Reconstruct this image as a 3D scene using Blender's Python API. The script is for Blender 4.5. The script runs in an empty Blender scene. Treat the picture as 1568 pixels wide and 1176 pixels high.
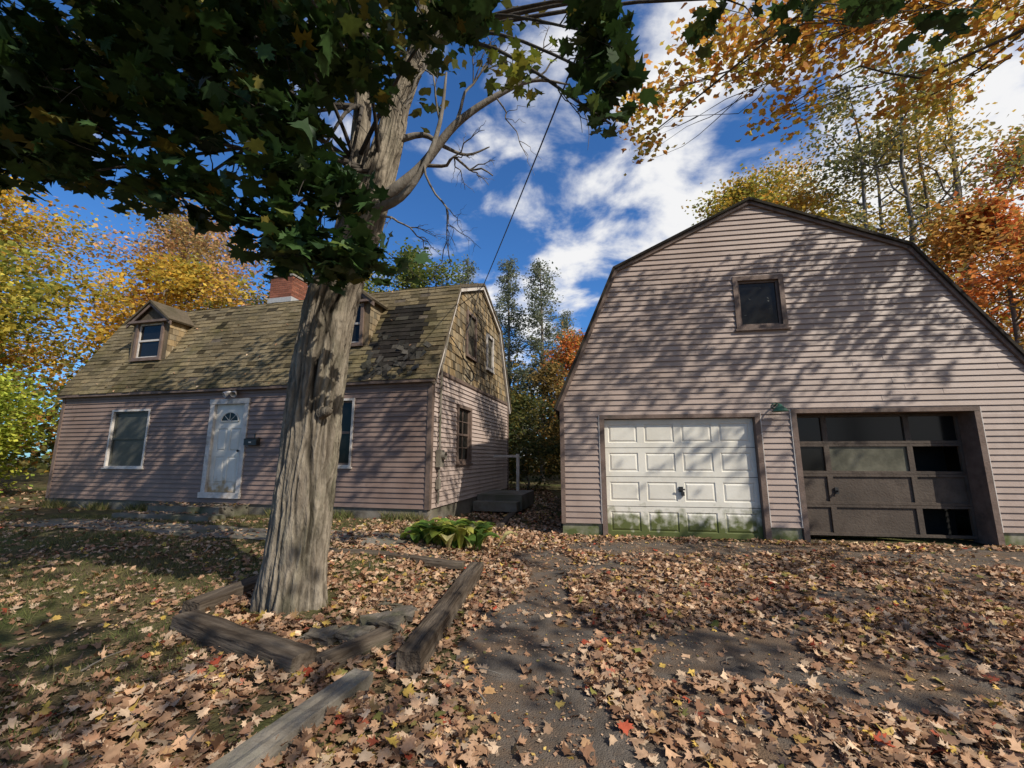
import bpy, math, numpy as np
from mathutils import Vector, Matrix, noise as mn
rng=np.random.default_rng(7)
scene=bpy.context.scene
V=Vector
# ---------------------------------------------------------------- helpers
def empty(name):
    o=bpy.data.objects.new(name,None); scene.collection.objects.link(o); return o
def link(o,parent=None):
    scene.collection.objects.link(o)
    if parent: o.parent=parent
    return o
class Buf:
    def __init__(s): s.v=[];s.f=[];s.c=[]
    def quad(s,*p,col=(1,1,1)):
        i=len(s.v); s.v.extend([tuple(q) for q in p]); s.f.append(tuple(range(i,i+len(p)))); s.c.extend([col]*len(p))
    def hexa(s,p,col=(1,1,1)):
        for a in ((0,3,2,1),(4,5,6,7),(0,1,5,4),(1,2,6,5),(2,3,7,6),(3,0,4,7)):
            s.quad(*[p[k] for k in a],col=col)
    def obj(s,name,mat,parent=None,smooth=False):
        me=bpy.data.meshes.new(name); me.from_pydata(s.v,[],s.f)
        a=me.attributes.new('Col','FLOAT_COLOR','POINT')
        c=np.ones((len(s.v),4),dtype=np.float32)
        if len(s.c)==len(s.v): c[:,:3]=np.array(s.c)
        a.data.foreach_set('color',c.ravel())
        me.materials.append(mat)
        if smooth: me.polygons.foreach_set('use_smooth',[True]*len(me.polygons))
        me.update()
        return link(bpy.data.objects.new(name,me),parent)
class Fr:
    def __init__(s,o,a,n): s.o=V(o);s.a=V(a).normalized();s.n=V(n).normalized()
    def p(s,u,d,z): return s.o+s.a*u+s.n*d+V((0,0,z))
    def box(s,b,u0,u1,d0,d1,z0,z1,col=(1,1,1)):
        P=[s.p(u0,d0,z0),s.p(u1,d0,z0),s.p(u1,d1,z0),s.p(u0,d1,z0),s.p(u0,d0,z1),s.p(u1,d0,z1),s.p(u1,d1,z1),s.p(u0,d1,z1)]
        b.hexa(P,col)
    def rings(s,b,L,fill=True,col=(1,1,1)):
        R=[[s.p(r[0],r[4],r[2]),s.p(r[1],r[4],r[2]),s.p(r[1],r[4],r[3]),s.p(r[0],r[4],r[3])] for r in L]
        for A,B in zip(R[:-1],R[1:]):
            for k in range(4): b.quad(A[k],A[(k+1)%4],B[(k+1)%4],B[k],col=col)
        if fill: b.quad(*R[-1],col=col)
def tube(b,pts,rad,n=8,sub=3,disp=None,col=(1,1,1)):
    P=[V(p) for p in pts]; Q=[];R=[]
    m=len(P)
    for i in range(m-1):
        p0=P[max(i-1,0)];p1=P[i];p2=P[i+1];p3=P[min(i+2,m-1)]
        for k in range(sub):
            t=k/sub
            Q.append(0.5*((2*p1)+(p2-p0)*t+(2*p0-5*p1+4*p2-p3)*t*t+(3*p1-p0-3*p2+p3)*t**3))
            R.append(rad[i]*(1-t)+rad[i+1]*t)
    Q.append(P[-1]);R.append(rad[-1])
    base=len(b.v)
    ref=None
    for i,q in enumerate(Q):
        d=(Q[min(i+1,len(Q)-1)]-Q[max(i-1,0)]).normalized()
        if ref is None:
            ref=d.orthogonal().normalized() if abs(d.z)<.9 else (V((1,0,0))-d*d.x).normalized()
        ref=(ref-d*ref.dot(d)).normalized(); bi=d.cross(ref)
        for k in range(n):
            a=2*math.pi*k/n; r=R[i]; cl=col
            dirv=ref*math.cos(a)+bi*math.sin(a)
            if disp:
                kk,sh=disp(a,q,r,dirv); r+=kk; cl=(sh,sh,sh)
            b.v.append(tuple(q+dirv*r)); b.c.append(cl)
    for i in range(len(Q)-1):
        for k in range(n):
            k2=(k+1)%n
            b.f.append((base+i*n+k,base+i*n+k2,base+(i+1)*n+k2,base+(i+1)*n+k))
# ---------------------------------------------------------------- materials
def newmat(name):
    m=bpy.data.materials.new(name); m.use_nodes=True; nt=m.node_tree; nt.nodes.clear()
    out=nt.nodes.new('ShaderNodeOutputMaterial'); return m,nt,out
def pmat(name,c1,c2,scale=5,rough=.8,bump=.2,bscale=None,stretch=(1,1,1),attr=False,spec=.3,lo=.35,hi=.65,c3=None,s3=.6,lo3=.5,hi3=.7,bd=.02):
    m,nt,out=newmat(name); N=nt.nodes; L=nt.links
    bs=N.new('ShaderNodeBsdfPrincipled'); bs.inputs['Roughness'].default_value=rough
    bs.inputs['Specular IOR Level'].default_value=spec
    tc=N.new('ShaderNodeTexCoord'); mp=N.new('ShaderNodeMapping'); mp.inputs['Scale'].default_value=stretch
    L.new(tc.outputs['Object'],mp.inputs['Vector'])
    no=N.new('ShaderNodeTexNoise'); no.inputs['Scale'].default_value=scale; no.inputs['Detail'].default_value=7; no.inputs['Roughness'].default_value=.65
    L.new(mp.outputs[0],no.inputs['Vector'])
    cr=N.new('ShaderNodeValToRGB'); cr.color_ramp.elements[0].position=lo; cr.color_ramp.elements[1].position=hi
    cr.color_ramp.elements[0].color=(*c1,1); cr.color_ramp.elements[1].color=(*c2,1)
    L.new(no.outputs['Fac'],cr.inputs['Fac']); col=cr.outputs['Color']
    if c3:
        n3=N.new('ShaderNodeTexNoise'); n3.inputs['Scale'].default_value=s3; n3.inputs['Detail'].default_value=8; n3.inputs['Roughness'].default_value=.7
        L.new(mp.outputs[0],n3.inputs['Vector'])
        r3=N.new('ShaderNodeMapRange'); r3.inputs['From Min'].default_value=lo3; r3.inputs['From Max'].default_value=hi3
        L.new(n3.outputs['Fac'],r3.inputs['Value'])
        mx=N.new('ShaderNodeMix'); mx.data_type='RGBA'; L.new(r3.outputs[0],mx.inputs['Factor']); L.new(col,mx.inputs['A']); mx.inputs['B'].default_value=(*c3,1)
        col=mx.outputs['Result']
    if attr:
        at=N.new('ShaderNodeAttribute'); at.attribute_name='Col'
        mx=N.new('ShaderNodeMix'); mx.data_type='RGBA'; mx.blend_type='MULTIPLY'; mx.inputs['Factor'].default_value=1
        L.new(col,mx.inputs['A']); L.new(at.outputs['Color'],mx.inputs['B']); col=mx.outputs['Result']
    L.new(col,bs.inputs['Base Color'])
    if bump>0:
        nb=N.new('ShaderNodeTexNoise'); nb.inputs['Scale'].default_value=bscale or scale*3; nb.inputs['Detail'].default_value=6
        L.new(mp.outputs[0],nb.inputs['Vector'])
        bp=N.new('ShaderNodeBump'); bp.inputs['Strength'].default_value=bump; bp.inputs['Distance'].default_value=bd
        L.new(nb.outputs['Fac'],bp.inputs['Height']); L.new(bp.outputs[0],bs.inputs['Normal'])
    L.new(bs.outputs[0],out.inputs['Surface'])
    return m
def leafmat(name,tr=.35,rough=.6,spec=.3):
    m,nt,out=newmat(name); N=nt.nodes; L=nt.links
    at=N.new('ShaderNodeAttribute'); at.attribute_name='Col'
    bs=N.new('ShaderNodeBsdfPrincipled'); bs.inputs['Roughness'].default_value=rough; bs.inputs['Specular IOR Level'].default_value=spec
    tl=N.new('ShaderNodeBsdfTranslucent'); ms=N.new('ShaderNodeMixShader'); ms.inputs[0].default_value=tr
    tc=N.new('ShaderNodeTexCoord'); no=N.new('ShaderNodeTexNoise'); no.inputs['Scale'].default_value=30
    L.new(tc.outputs['Object'],no.inputs['Vector'])
    mr=N.new('ShaderNodeMapRange'); mr.inputs['To Min'].default_value=.55; mr.inputs['To Max'].default_value=1.45; L.new(no.outputs['Fac'],mr.inputs['Value'])
    mx=N.new('ShaderNodeMix'); mx.data_type='RGBA'; mx.blend_type='MULTIPLY'; mx.inputs['Factor'].default_value=1
    L.new(at.outputs['Color'],mx.inputs['A']); L.new(mr.outputs[0],mx.inputs['B'])
    L.new(mx.outputs['Result'],bs.inputs['Base Color']); L.new(mx.outputs['Result'],tl.inputs['Color'])
    L.new(bs.outputs[0],ms.inputs[1]); L.new(tl.outputs[0],ms.inputs[2]); L.new(ms.outputs[0],out.inputs['Surface'])
    return m
M_sid_g=pmat('garage_siding',(.315,.235,.192),(.375,.288,.240),1.2,.5,.12,60,stretch=(1,1,.5),attr=True,c3=(.225,.16,.128),s3=.7,lo3=.5,hi3=.75)
M_sid_sun=pmat('gable_siding_painted_sun',(.40,.31,.265),(.47,.375,.33),1.2,.5,.12,60,stretch=(1,1,.5),attr=True,c3=(.28,.21,.175),s3=.7,lo3=.5,hi3=.75)  # house siding again, paler: sunlight on the gable put into the colour
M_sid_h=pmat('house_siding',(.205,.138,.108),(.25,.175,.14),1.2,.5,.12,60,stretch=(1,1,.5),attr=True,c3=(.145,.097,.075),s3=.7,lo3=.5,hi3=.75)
M_trim=pmat('brown_trim',(.13,.088,.068),(.19,.135,.108),6,.7,.3,40,c3=(.07,.054,.044),s3=2)
M_trimw=pmat('weathered_white_trim',(.50,.45,.40),(.62,.57,.52),5,.6,.2,40,c3=(.28,.22,.17),s3=3,lo3=.52,hi3=.7)
M_conc=pmat('concrete',(.14,.12,.095),(.235,.21,.175),6,.9,.5,40,c3=(.08,.082,.045),s3=1.5,lo3=.46,hi3=.66,spec=.15)
M_asph=pmat('asphalt',(.085,.070,.057),(.155,.132,.110),5,.95,1,110,c3=(.17,.115,.075),s3=1.3,lo3=.46,hi3=.62,bd=.012,spec=.08)
M_shing=pmat('asphalt_shingle',(.72,.69,.62),(1.08,1.04,.98),18,.9,.5,150,attr=True,c3=(.50,.52,.38),s3=.9,lo3=.48,hi3=.68,spec=.12)
M_wshing=pmat('wood_shingle',(.65,.63,.58),(1.15,1.1,1.0),14,.9,.6,60,stretch=(1,1,.15),attr=True,spec=.15)
M_bark=pmat('bark',(.16,.13,.098),(.33,.28,.215),11,.95,1,34,stretch=(1,1,.3),attr=True,c3=(.10,.10,.06),s3=2.2,lo3=.52,hi3=.75,bd=.035,spec=.1)
M_bark2=pmat('thin_bark',(.11,.092,.075),(.23,.205,.175),8,.9,.5,30,stretch=(1,1,.4),spec=.1)
M_barkd=pmat('dark_thin_bark',(.05,.042,.035),(.11,.095,.08),8,.9,.5,30,stretch=(1,1,.4),spec=.1)
M_dark=pmat('painted_dark_interior',(.01,.01,.01),(.02,.018,.015),4,.95,0)
M_black=pmat('black_metal',(.012,.012,.012),(.025,.025,.025),8,.4,.05,spec=.5)
M_brick=pmat('brick_chimney',(.8,.8,.8),(1.1,1.1,1.1),20,.9,.4,80,attr=True)
M_wood=pmat('weathered_timber',(.05,.037,.027),(.15,.120,.092),9,.95,1,26,stretch=(.12,1,1),c3=(.06,.065,.03),s3=2,lo3=.55,hi3=.7,bd=.03,spec=.08)
M_rock=pmat('rock',(.08,.068,.052),(.17,.145,.118),7,.95,.8,26,c3=(.06,.065,.03),s3=3,spec=.1)
M_odoor=pmat('old_door_wood',(.055,.040,.030),(.110,.084,.064),4,.7,.4,30,c3=(.035,.027,.021),s3=2)
M_plexi=pmat('cloudy_panel',(.065,.062,.042),(.15,.14,.10),3,.4,.1,20)
M_green=pmat('green_enamel',(.03,.10,.07),(.06,.15,.10),9,.4,.1)
M_soil=pmat('soil_and_grass',(.075,.058,.03),(.135,.105,.058),2.2,.97,.9,30,c3=(.080,.090,.03),s3=.5,lo3=.46,hi3=.6,bd=.04,spec=.08)
M_leaf=leafmat('leaf_green',.22,.55,.3)
M_litter=leafmat('leaf_litter',.1,.85,.12)
M_far=leafmat('leaf_autumn',.48,.7,.2)
def mossy(name,c1,c2,moss,zlo,zhi):
    m=pmat(name,c1,c2,2,.45,.08,30,c3=tuple(x*.8 for x in c1),s3=1.5,lo3=.55,hi3=.8)
    nt=m.node_tree;N=nt.nodes;L=nt.links
    bs=[n for n in N if n.type=='BSDF_PRINCIPLED'][0]; src=bs.inputs['Base Color'].links[0].from_socket
    g=N.new('ShaderNodeNewGeometry'); sp=N.new('ShaderNodeSeparateXYZ'); L.new(g.outputs['Position'],sp.inputs[0])
    no=N.new('ShaderNodeTexNoise'); no.inputs['Scale'].default_value=7; no.inputs['Detail'].default_value=8; L.new(g.outputs['Position'],no.inputs['Vector'])
    ma=N.new('ShaderNodeMath'); ma.operation='MULTIPLY_ADD'; L.new(no.outputs['Fac'],ma.inputs[0]); ma.inputs[1].default_value=-.9; L.new(sp.outputs['Z'],ma.inputs[2])
    mr=N.new('ShaderNodeMapRange'); mr.inputs['From Min'].default_value=zhi-.45; mr.inputs['From Max'].default_value=zlo-.45; L.new(ma.outputs[0],mr.inputs['Value'])
    mx=N.new('ShaderNodeMix'); mx.data_type='RGBA'; L.new(mr.outputs[0],mx.inputs['Factor']); L.new(src,mx.inputs['A']); mx.inputs['B'].default_value=(*moss,1)
    L.new(mx.outputs['Result'],bs.inputs['Base Color']); return m
M_wg=mossy('white_garage_door',(.64,.60,.51),(.74,.70,.61),(.10,.115,.035),.22,.52)
M_wd=mossy('white_entry_door',(.60,.55,.47),(.70,.66,.58),(.38,.25,.12),.70,.95)
M_found=mossy('mossy_foundation',(.26,.24,.19),(.36,.33,.27),(.09,.11,.035),.0,.4)
def glassmat():
    m,nt,out=newmat('window_glass'); bs=nt.nodes.new('ShaderNodeBsdfPrincipled')
    bs.inputs['Base Color'].default_value=(.010,.010,.009,1); bs.inputs['Roughness'].default_value=.14; bs.inputs['Specular IOR Level'].default_value=.22
    no=nt.nodes.new('ShaderNodeTexNoise'); no.inputs['Scale'].default_value=2.5
    bp=nt.nodes.new('ShaderNodeBump'); bp.inputs['Strength'].default_value=.08; nt.links.new(no.outputs['Fac'],bp.inputs['Height']); nt.links.new(bp.outputs[0],bs.inputs['Normal'])
    nt.links.new(bs.outputs[0],out.inputs['Surface']); return m
M_glass=glassmat()
M_screen=pmat('window_screen',(.055,.055,.045),(.095,.092,.075),1.5,.4,0,spec=.3)
# ---------------------------------------------------------------- terrain
def sm(a,b,x):
    t=np.clip((x-a)/(b-a),0,1); return t*t*(3-2*t)
def h(x,y):
    x=np.asarray(x,float);y=np.asarray(y,float)
    yard=sm(-.55,-2.0,x)
    z=.2*yard*(.35+.65*sm(2,8,y))
    z+=yard*(.02*np.sin(x*1.7+y*.9)+.015*np.sin(x*3.1-y*2.3)+.008*np.sin(x*7+1)*np.sin(y*6.3))*(1-sm(7.6,8.6,y))
    z+=.15*sm(-.3,.2,-(x+1.7))*sm(-10,-18,x)
    return z
def grid(name,xs,ys,off,mat):
    X,Y=np.meshgrid(xs,ys); Z=h(X,Y)+off
    v=np.stack([X,Y,Z],-1).reshape(-1,3); nx=len(xs); f=[]
    for j in range(len(ys)-1):
        for i in range(nx-1):
            f.append((j*nx+i,j*nx+i+1,(j+1)*nx+i+1,(j+1)*nx+i))
    me=bpy.data.meshes.new(name); me.from_pydata(v.tolist(),[],f); me.materials.append(mat)
    me.polygons.foreach_set('use_smooth',[True]*len(f)); me.update()
    return link(bpy.data.objects.new(name,me))
u=np.linspace(-1,1,261)
grid('ground',np.sinh(u*5.2)/np.sinh(5.2)*350-1,np.sinh(u*5.2)/np.sinh(5.2)*350+5,0,M_soil)
def strip(name,rows,mat,nseg,off):
    b=Buf(); 
    for j,(p,q) in enumerate(rows):
        for i in range(nseg+1):
            t=i/nseg; x=p[0]*(1-t)+q[0]*t; y=p[1]*(1-t)+q[1]*t
            b.v.append((x,y,float(h(x,y))+off))
    for j in range(len(rows)-1):
        for i in range(nseg):
            a=j*(nseg+1)+i; b.f.append((a,a+1,a+nseg+2,a+nseg+1))
    return b.obj(name,mat,smooth=True)
rows=[]
for j in range(121):
    t=j/120
    xl=-.42+.10*mn.noise(V((t*14,3,0)))+.05*mn.noise(V((t*50,9,0)))
    yl=-5+t*13.3
    yr=-5+t*(8.38-.15*12+5)
    rows.append(((xl,yl),(12,yr)))
strip('driveway',rows,M_asph,90,.006)
# ---------------------------------------------------------------- siding
srg=np.random.default_rng(99)
def siding(b,F,z0,z1,Lf,Rf,holes,kinks=(),course=.1,lip=.024,base=.0):
    z=z0
    while z<z1-1e-4:
        zb=min(z+course,z1); cuts={z,zb}
        for hh in holes:
            for q in (hh[2],hh[3]):
                if z<q<zb: cuts.add(q)
        for q in kinks:
            if z<q<zb: cuts.add(q)
        cs=sorted(cuts); joint=srg.uniform(0,3.6); tints=[srg.uniform(.92,1.05) for _ in range(8)]
        for c0,c1 in zip(cs[:-1],cs[1:]):
            if c1-c0<1e-5: continue
            mid=(c0+c1)/2; segs=[(Lf(c0+1e-6),Rf(c0+1e-6),Lf(c1-1e-6),Rf(c1-1e-6))]
            for hh in holes:
                if hh[2]<mid<hh[3]:
                    ns=[]
                    for s in segs:
                        if hh[0]<s[1] and hh[1]>s[0]:
                            if hh[0]>s[0]: ns.append((s[0],hh[0],s[2],hh[0]))
                            if hh[1]<s[1]: ns.append((hh[1],s[1],hh[1],s[3]))
                        else: ns.append(s)
                    segs=ns
            ns=[]
            for s in segs:
                js=[joint+3.6*k for k in range(4) if s[0]+.2<joint+3.6*k<s[1]-.2 and s[2]+.2<joint+3.6*k<s[3]-.2]
                a,c=s[0],s[2]
                for q in js: ns.append((a,q,c,q)); a=c=q
                ns.append((a,s[1],c,s[3]))
            fz=lambda c:base+lip*(1-((c-z)/course)**1.3)
            d0=fz(c0); d1=fz(c1)
            for s in ns:
                k=tints[int((s[0]+s[1])/2/3.6+2-joint/3.6)%8]; cl=(k,k,k); dj=srg.uniform(0,.004)
                b.quad(F.p(s[0],d0+dj,c0),F.p(s[1],d0,c0),F.p(s[3],d1,c1),F.p(s[2],d1+dj,c1),col=cl)
                if c0==z: b.quad(F.p(s[0],base-.001,c0),F.p(s[1],base-.001,c0),F.p(s[1],d0,c0),F.p(s[0],d0+dj,c0),col=cl)
        z=zb
def tiles(b,O,U,W,Nn,rowfn,V_,course,tabw,thick,colfn,r,lift=0.0,skip=None):
    nrow=int(math.ceil(V_/course))
    for j in range(nrow):
        v0=j*course; 
        a,e=rowfn(min(v0+course*.5,V_)); x=a-r.uniform(0,tabw)
        while x<e:
            w=tabw*r.uniform(.75,1.25); x0=max(x,a);x1=min(x+w,e)-.005
            if x1-x0>.02:
                cx=(x0+x1)/2
                if not(skip and skip(cx,v0)):
                    t=thick*r.uniform(.7,1.5)+ (lift*r.random() if lift else 0)
                    dv=r.uniform(-.008,.008)
                    v1=min(v0+course*1.08,V_)
                    c=colfn(cx,v0)
                    A=O+U*x0+W*(v0+dv);B=O+U*x1+W*(v0+dv+r.uniform(-.004,.004));C=O+U*x1+W*v1;D=O+U*x0+W*v1
                    b.quad(A+Nn*t,B+Nn*t,C+Nn*.002,D+Nn*.002,col=c)
                    b.quad(A-Nn*.005,B-Nn*.005,B+Nn*t,A+Nn*t,col=c)
                    b.quad(A-Nn*.005,A+Nn*t,D+Nn*.002,D-Nn*.005,col=c)
                    b.quad(B-Nn*.005,B+Nn*t,C+Nn*.002,C-Nn*.005,col=c)
            x+=w
def interp(pts):
    def f(z):
        if z<=pts[0][0]: return pts[0][1]
        for (a,b_),(c,d) in zip(pts[:-1],pts[1:]):
            if z<=c: return b_+(d-b_)*(z-a)/(c-a)
        return pts[-1][1]
    return f
def window(parent,F,s0,s1,z0,z1,d=0,cas=.09,grid_=None,mcas=None,mg=None,msash=None,rail=True,sill=True,name='window'):
    mcas=mcas or M_trimw; b=Buf(); o=d+.038
    F.box(b,s0,s0+cas,d-.05,o,z0,z1); F.box(b,s1-cas,s1,d-.05,o,z0,z1)
    F.box(b,s0+cas,s1-cas,d-.05,o,z1-cas,z1); F.box(b,s0+cas,s1-cas,d-.05,o,z0,z0+cas*.8)
    if sill: F.box(b,s0-.03,s1+.03,d-.02,o+.03,z0-.035,z0-.001)
    b.obj(name+'_casing',mcas,parent)
    b=Buf(); a0,a1,b0,b1=s0+cas,s1-cas,z0+cas*.8,z1-cas; w=.04; zm=(b0+b1)/2
    F.box(b,a0,a0+w,d-.06,d-.02,b0,b1);F.box(b,a1-w,a1,d-.06,d-.02,b0,b1)
    F.box(b,a0+w,a1-w,d-.06,d-.02,b0,b0+w);F.box(b,a0+w,a1-w,d-.06,d-.02,b1-w,b1)
    if rail: F.box(b,a0+w,a1-w,d-.055,d-.012,zm-.025,zm+.025)
    if grid_:
        for i in range(1,grid_[0]):
            x=a0+(a1-a0)*i/grid_[0]; F.box(b,x-.01,x+.01,d-.05,d-.026,b0+w,b1-w)
        for i in range(1,grid_[1]):
            z=b0+(b1-b0)*i/grid_[1]; F.box(b,a0+w,a1-w,d-.049,d-.027,z-.01,z+.01)
    b.obj(name+'_sash',msash or mcas,parent)
    b=Buf(); b.quad(F.p(a0,d-.045,b0),F.p(a1,d-.045,b0),F.p(a1,d-.045,b1),F.p(a0,d-.045,b1)); b.obj(name+'_glass',mg or M_glass,parent)
def slab(b,P,th,col=(1,1,1)):
    P=[V(p) for p in P]; n=(P[1]-P[0]).cross(P[2]-P[0]).normalized()
    if n.z<0: n=-n
    b.hexa([p-n*th for p in P]+P,col)
# ---------------------------------------------------------------- GARAGE
G=empty('garage_building')
GF=Fr((.95,8.25,0),(.989,-.1483,0),(-.1483,-.989,0))
gL=interp([(2.6,0),(5.15,1.13),(6.42,3.77)]); gR=interp([(2.6,8.2),(5.25,6.42),(6.42,3.77)])
D1=(.82,3.50,0,2.17);D2=(4.20,6.98,0,2.23);W1=(3.34,4.24,3.83,4.88)
b=Buf(); siding(b,GF,.25,6.42,gL,gR,[D1,D2,W1],(2.6,5.15,5.25),.104)
GB=Fr(GF.p(0,-7.5,0),GF.a,-GF.n); siding(b,GB,.1,6.42,gL,gR,[],(2.6,5.15,5.25),.3)
GLs=Fr(GF.o,-GF.n,-GF.a); siding(b,GLs,.25,2.6,lambda z:0,lambda z:7.5,[],(),.104)
GRs=Fr(GF.p(8.2,0,0),-GF.n,GF.a); siding(b,GRs,.25,2.6,lambda z:0,lambda z:7.5,[],(),.104)
b.obj('siding',M_sid_g,G)
b=Buf()
for s0,s1 in ((0,.72),(3.60,4.10),(7.08,8.2)):
    GF.box(b,s0,s1,-.3,-.012,-.2,.249)
GF.box(b,-.0,.15,-7.5,-.3,-.2,.25);GF.box(b,8.05,8.2,-7.5,-.3,-.2,.25)
b.obj('foundation',M_found,G)
b=Buf()
GF.box(b,-.02,.06,-.02,.032,.24,2.62)
for D,dp in ((D1,-.15),(D2,-.42)):
    GF.box(b,D[0]-.09,D[0],dp,.038,.02,D[3]); GF.box(b,D[1],D[1]+.09,dp,.038,.02,D[3]); GF.box(b,D[0]-.09,D[1]+.09,dp,.041,D[3]+.001,D[3]+.075)
b.obj('door_frames',M_trim,G)
b=Buf()
for D in (D1,D2):
    for a0_,a1_ in ((D[0]-.105,D[0]-.088),(D[1]+.088,D[1]+.105)): GF.box(b,a0_,a1_,.0,.034,.25,D[3]+.07)
b.obj('j_channel',M_trimw,G)
prof=[(-.13,2.38),(1.10,5.22),(3.77,6.50),(6.46,5.32),(8.42,2.35)]
b=Buf()
for (s0,z0),(s1,z1) in zip(prof[:-1],prof[1:]):
    slab(b,[GF.p(s0,.10,z0),GF.p(s1,.10,z1),GF.p(s1,-7.65,z1),GF.p(s0,-7.65,z0)],.05,(.05,.043,.037))
b.obj('roof',M_shing,G)
b=Buf()
for (s0,z0),(s1,z1) in zip(prof[:-1],prof[1:]):
    L=math.hypot(s1-s0,z1-z0); nx,nz=-(z1-z0)/L,(s1-s0)/L
    a=.052;c=.115
    P=lambda s,z,k,d:GF.p(s-nx*k,d,z-nz*k)
    b.hexa([P(s0,z0,c,.0),P(s1,z1,c,.0),P(s1,z1,c,.06),P(s0,z0,c,.06),P(s0,z0,a,.0),P(s1,z1,a,.0),P(s1,z1,a,.06),P(s0,z0,a,.06)])
b.obj('rake_boards',M_trim,G)
b=Buf(); s0,s1,zt=.825,3.495,2.165; rh=(zt-.02)/4; cw=(s1-s0)/4
for r in range(4):
    for c in range(4):
        a0=s0+c*cw;a1=a0+cw;b0=.02+r*rh+(.005 if r else 0);b1=.02+(r+1)*rh-.005
        m=.065;d=-.07
        GF.rings(b,[(a0,a1,b0,b1,d),(a0+m,a1-m,b0+.09,b1-.09,d),(a0+m+.018,a1-m-.018,b0+.108,b1-.108,d-.016),(a0+m+.05,a1-m-.05,b0+.14,b1-.14,d-.002)])
b.obj('white_garage_door',M_wg,G)
b=Buf(); GF.box(b,s0,s1,-.12,-.09,0,zt); GF.box(b,4.1,7.08,-.9,-.85,0,2.5); b.obj('interior_shade_backing',M_dark,G)  # near-black sheets: behind panel joints, and painted shade of the unlit interior
b=Buf(); sc=(s0+s1)/2
GF.box(b,sc-.035,sc+.035,-.072,-.05,.82,.92); GF.box(b,sc-.012,sc+.012,-.05,-.02,.86,.885); GF.box(b,sc-.06,sc+.06,-.025,-.008,.86,.885); GF.box(b,sc+.0,sc+.05,-.06,-.02,.76,.83)
b.obj('door_handle',M_black,G)
b=Buf();bp=Buf();bd=Buf(); cols=[4.205,4.80,6.15,6.975]; d=-.30
for rr in range(4):
    z0=.09+rr*.535;z1=z0+.53
    for c in range(3):
        a0,a1=cols[c],cols[c+1]; f=.045
        L=[(a0,a1,z0,z1,d),(a0+f,a1-f,z0+f,z1-f,d),(a0+f+.004,a1-f-.004,z0+f+.004,z1-f-.004,d-.03)]
        GF.rings(b,L,fill=False)
        q=L[-1]
        openp=(c==2 and rr in(0,2)) 
        tgt=bp if (rr==2 and c==1) else (b if rr<2 else bd)
        if not openp:
            tgt.quad(GF.p(q[0],d-.03,q[2]),GF.p(q[1],d-.03,q[2]),GF.p(q[1],d-.03,q[3]),GF.p(q[0],d-.03,q[3]))
b.obj('old_wooden_garage_door',M_odoor,G); bp.obj('cloudy_door_panels',M_plexi,G); bd.obj('dark_door_glass',M_glass,G)
b=Buf(); GF.box(b,4.84,4.90,-.27,-.29,.8,.92); GF.box(b,4.86,4.88,-.22,-.28,.84,.87); b.obj('door_latch',M_black,G)
window(G,GF,*W1[:2],*W1[2:],d=.0,cas=.085,mcas=M_trim,rail=False)
b=Buf(); r=np.random.default_rng(3)
for k in range(7):
    x=3.5+r.random()*.55;z=3.95+r.random()*.75; q=[GF.p(x+r.uniform(-.04,.04),-.043,z+r.uniform(-.03,.03)) for _ in range(3)]; b.quad(*q)
b.obj('broken_glass_shards',M_screen,G)
b=Buf()
tube(b,[GF.p(3.86,.0,2.36),GF.p(3.86,.12,2.40),GF.p(3.86,.22,2.36)],[.014]*3,8)
tube(b,[GF.p(3.86,.22,2.38),GF.p(3.86,.22,2.34),GF.p(3.86,.22,2.30),GF.p(3.86,.22,2.25)],[.02,.05,.10,.135],16)
tube(b,[GF.p(3.86,.02,2.36),GF.p(3.86,.04,2.36)],[.06,.05],12)
b.obj('wall_lamp',M_green,G,True)
# ---------------------------------------------------------------- HOUSE
H=empty('clapboard_house')
e=V((-.9716,.2365,0)).normalized(); bb=V((.2365,.9716,0)).normalized(); H0=V((-1.67,8.75,0)); LEN=10.57;DEP=6.4
HF=Fr(H0,e,-bb); HG=Fr(H0,bb,-e); HW=Fr(H0+e*LEN,bb,e); HB=Fr(H0+bb*DEP,e,bb)
Wf=(7.51,8.76,1.20,2.64);Wr=(1.79,3.0,1.25,2.72);Do=(4.56,5.66,.62,2.79)
b=Buf()
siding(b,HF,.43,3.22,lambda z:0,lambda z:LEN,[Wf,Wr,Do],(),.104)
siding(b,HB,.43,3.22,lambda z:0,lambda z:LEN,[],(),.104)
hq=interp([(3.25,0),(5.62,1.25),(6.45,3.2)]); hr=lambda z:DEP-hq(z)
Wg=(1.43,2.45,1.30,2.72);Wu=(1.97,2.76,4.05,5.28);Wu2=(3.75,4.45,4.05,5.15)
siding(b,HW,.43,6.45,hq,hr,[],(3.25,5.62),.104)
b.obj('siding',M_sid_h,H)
b=Buf(); siding(b,HG,.43,3.25,lambda z:0,lambda z:DEP,[Wg],(),.104); b.obj('gable_siding_painted_sun',M_sid_sun,H)
b=Buf()
HF.box(b,0,LEN,-.2,-.015,-.1,.43); HG.box(b,.0,DEP,-.2,-.015,-.1,.43); HW.box(b,0,DEP,-.2,-.015,-.1,.43)
b.obj('foundation',M_conc,H)
b=Buf()
HF.box(b,-.03,.07,-.02,.034,.42,3.2); HG.box(b,-.02,.07,-.02,.036,.42,3.25); HF.box(b,LEN-.07,LEN+.03,-.02,.034,.42,3.2); HG.box(b,DEP-.08,DEP+.02,-.02,.034,.42,3.25)
HG.box(b,.07,DEP-.08,0,.039,3.25,3.33)
b.obj('corner_boards',M_trim,H)
r=np.random.default_rng(11)
b=Buf()
def wcol(u,v):
    k=r.uniform(.5,1.2); t=r.random()
    c=np.array((.36,.26,.145))*(1-t)+np.array((.27,.235,.18))*t
    if r.random()<.08: c=c*.4
    return tuple(c*k)
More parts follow.
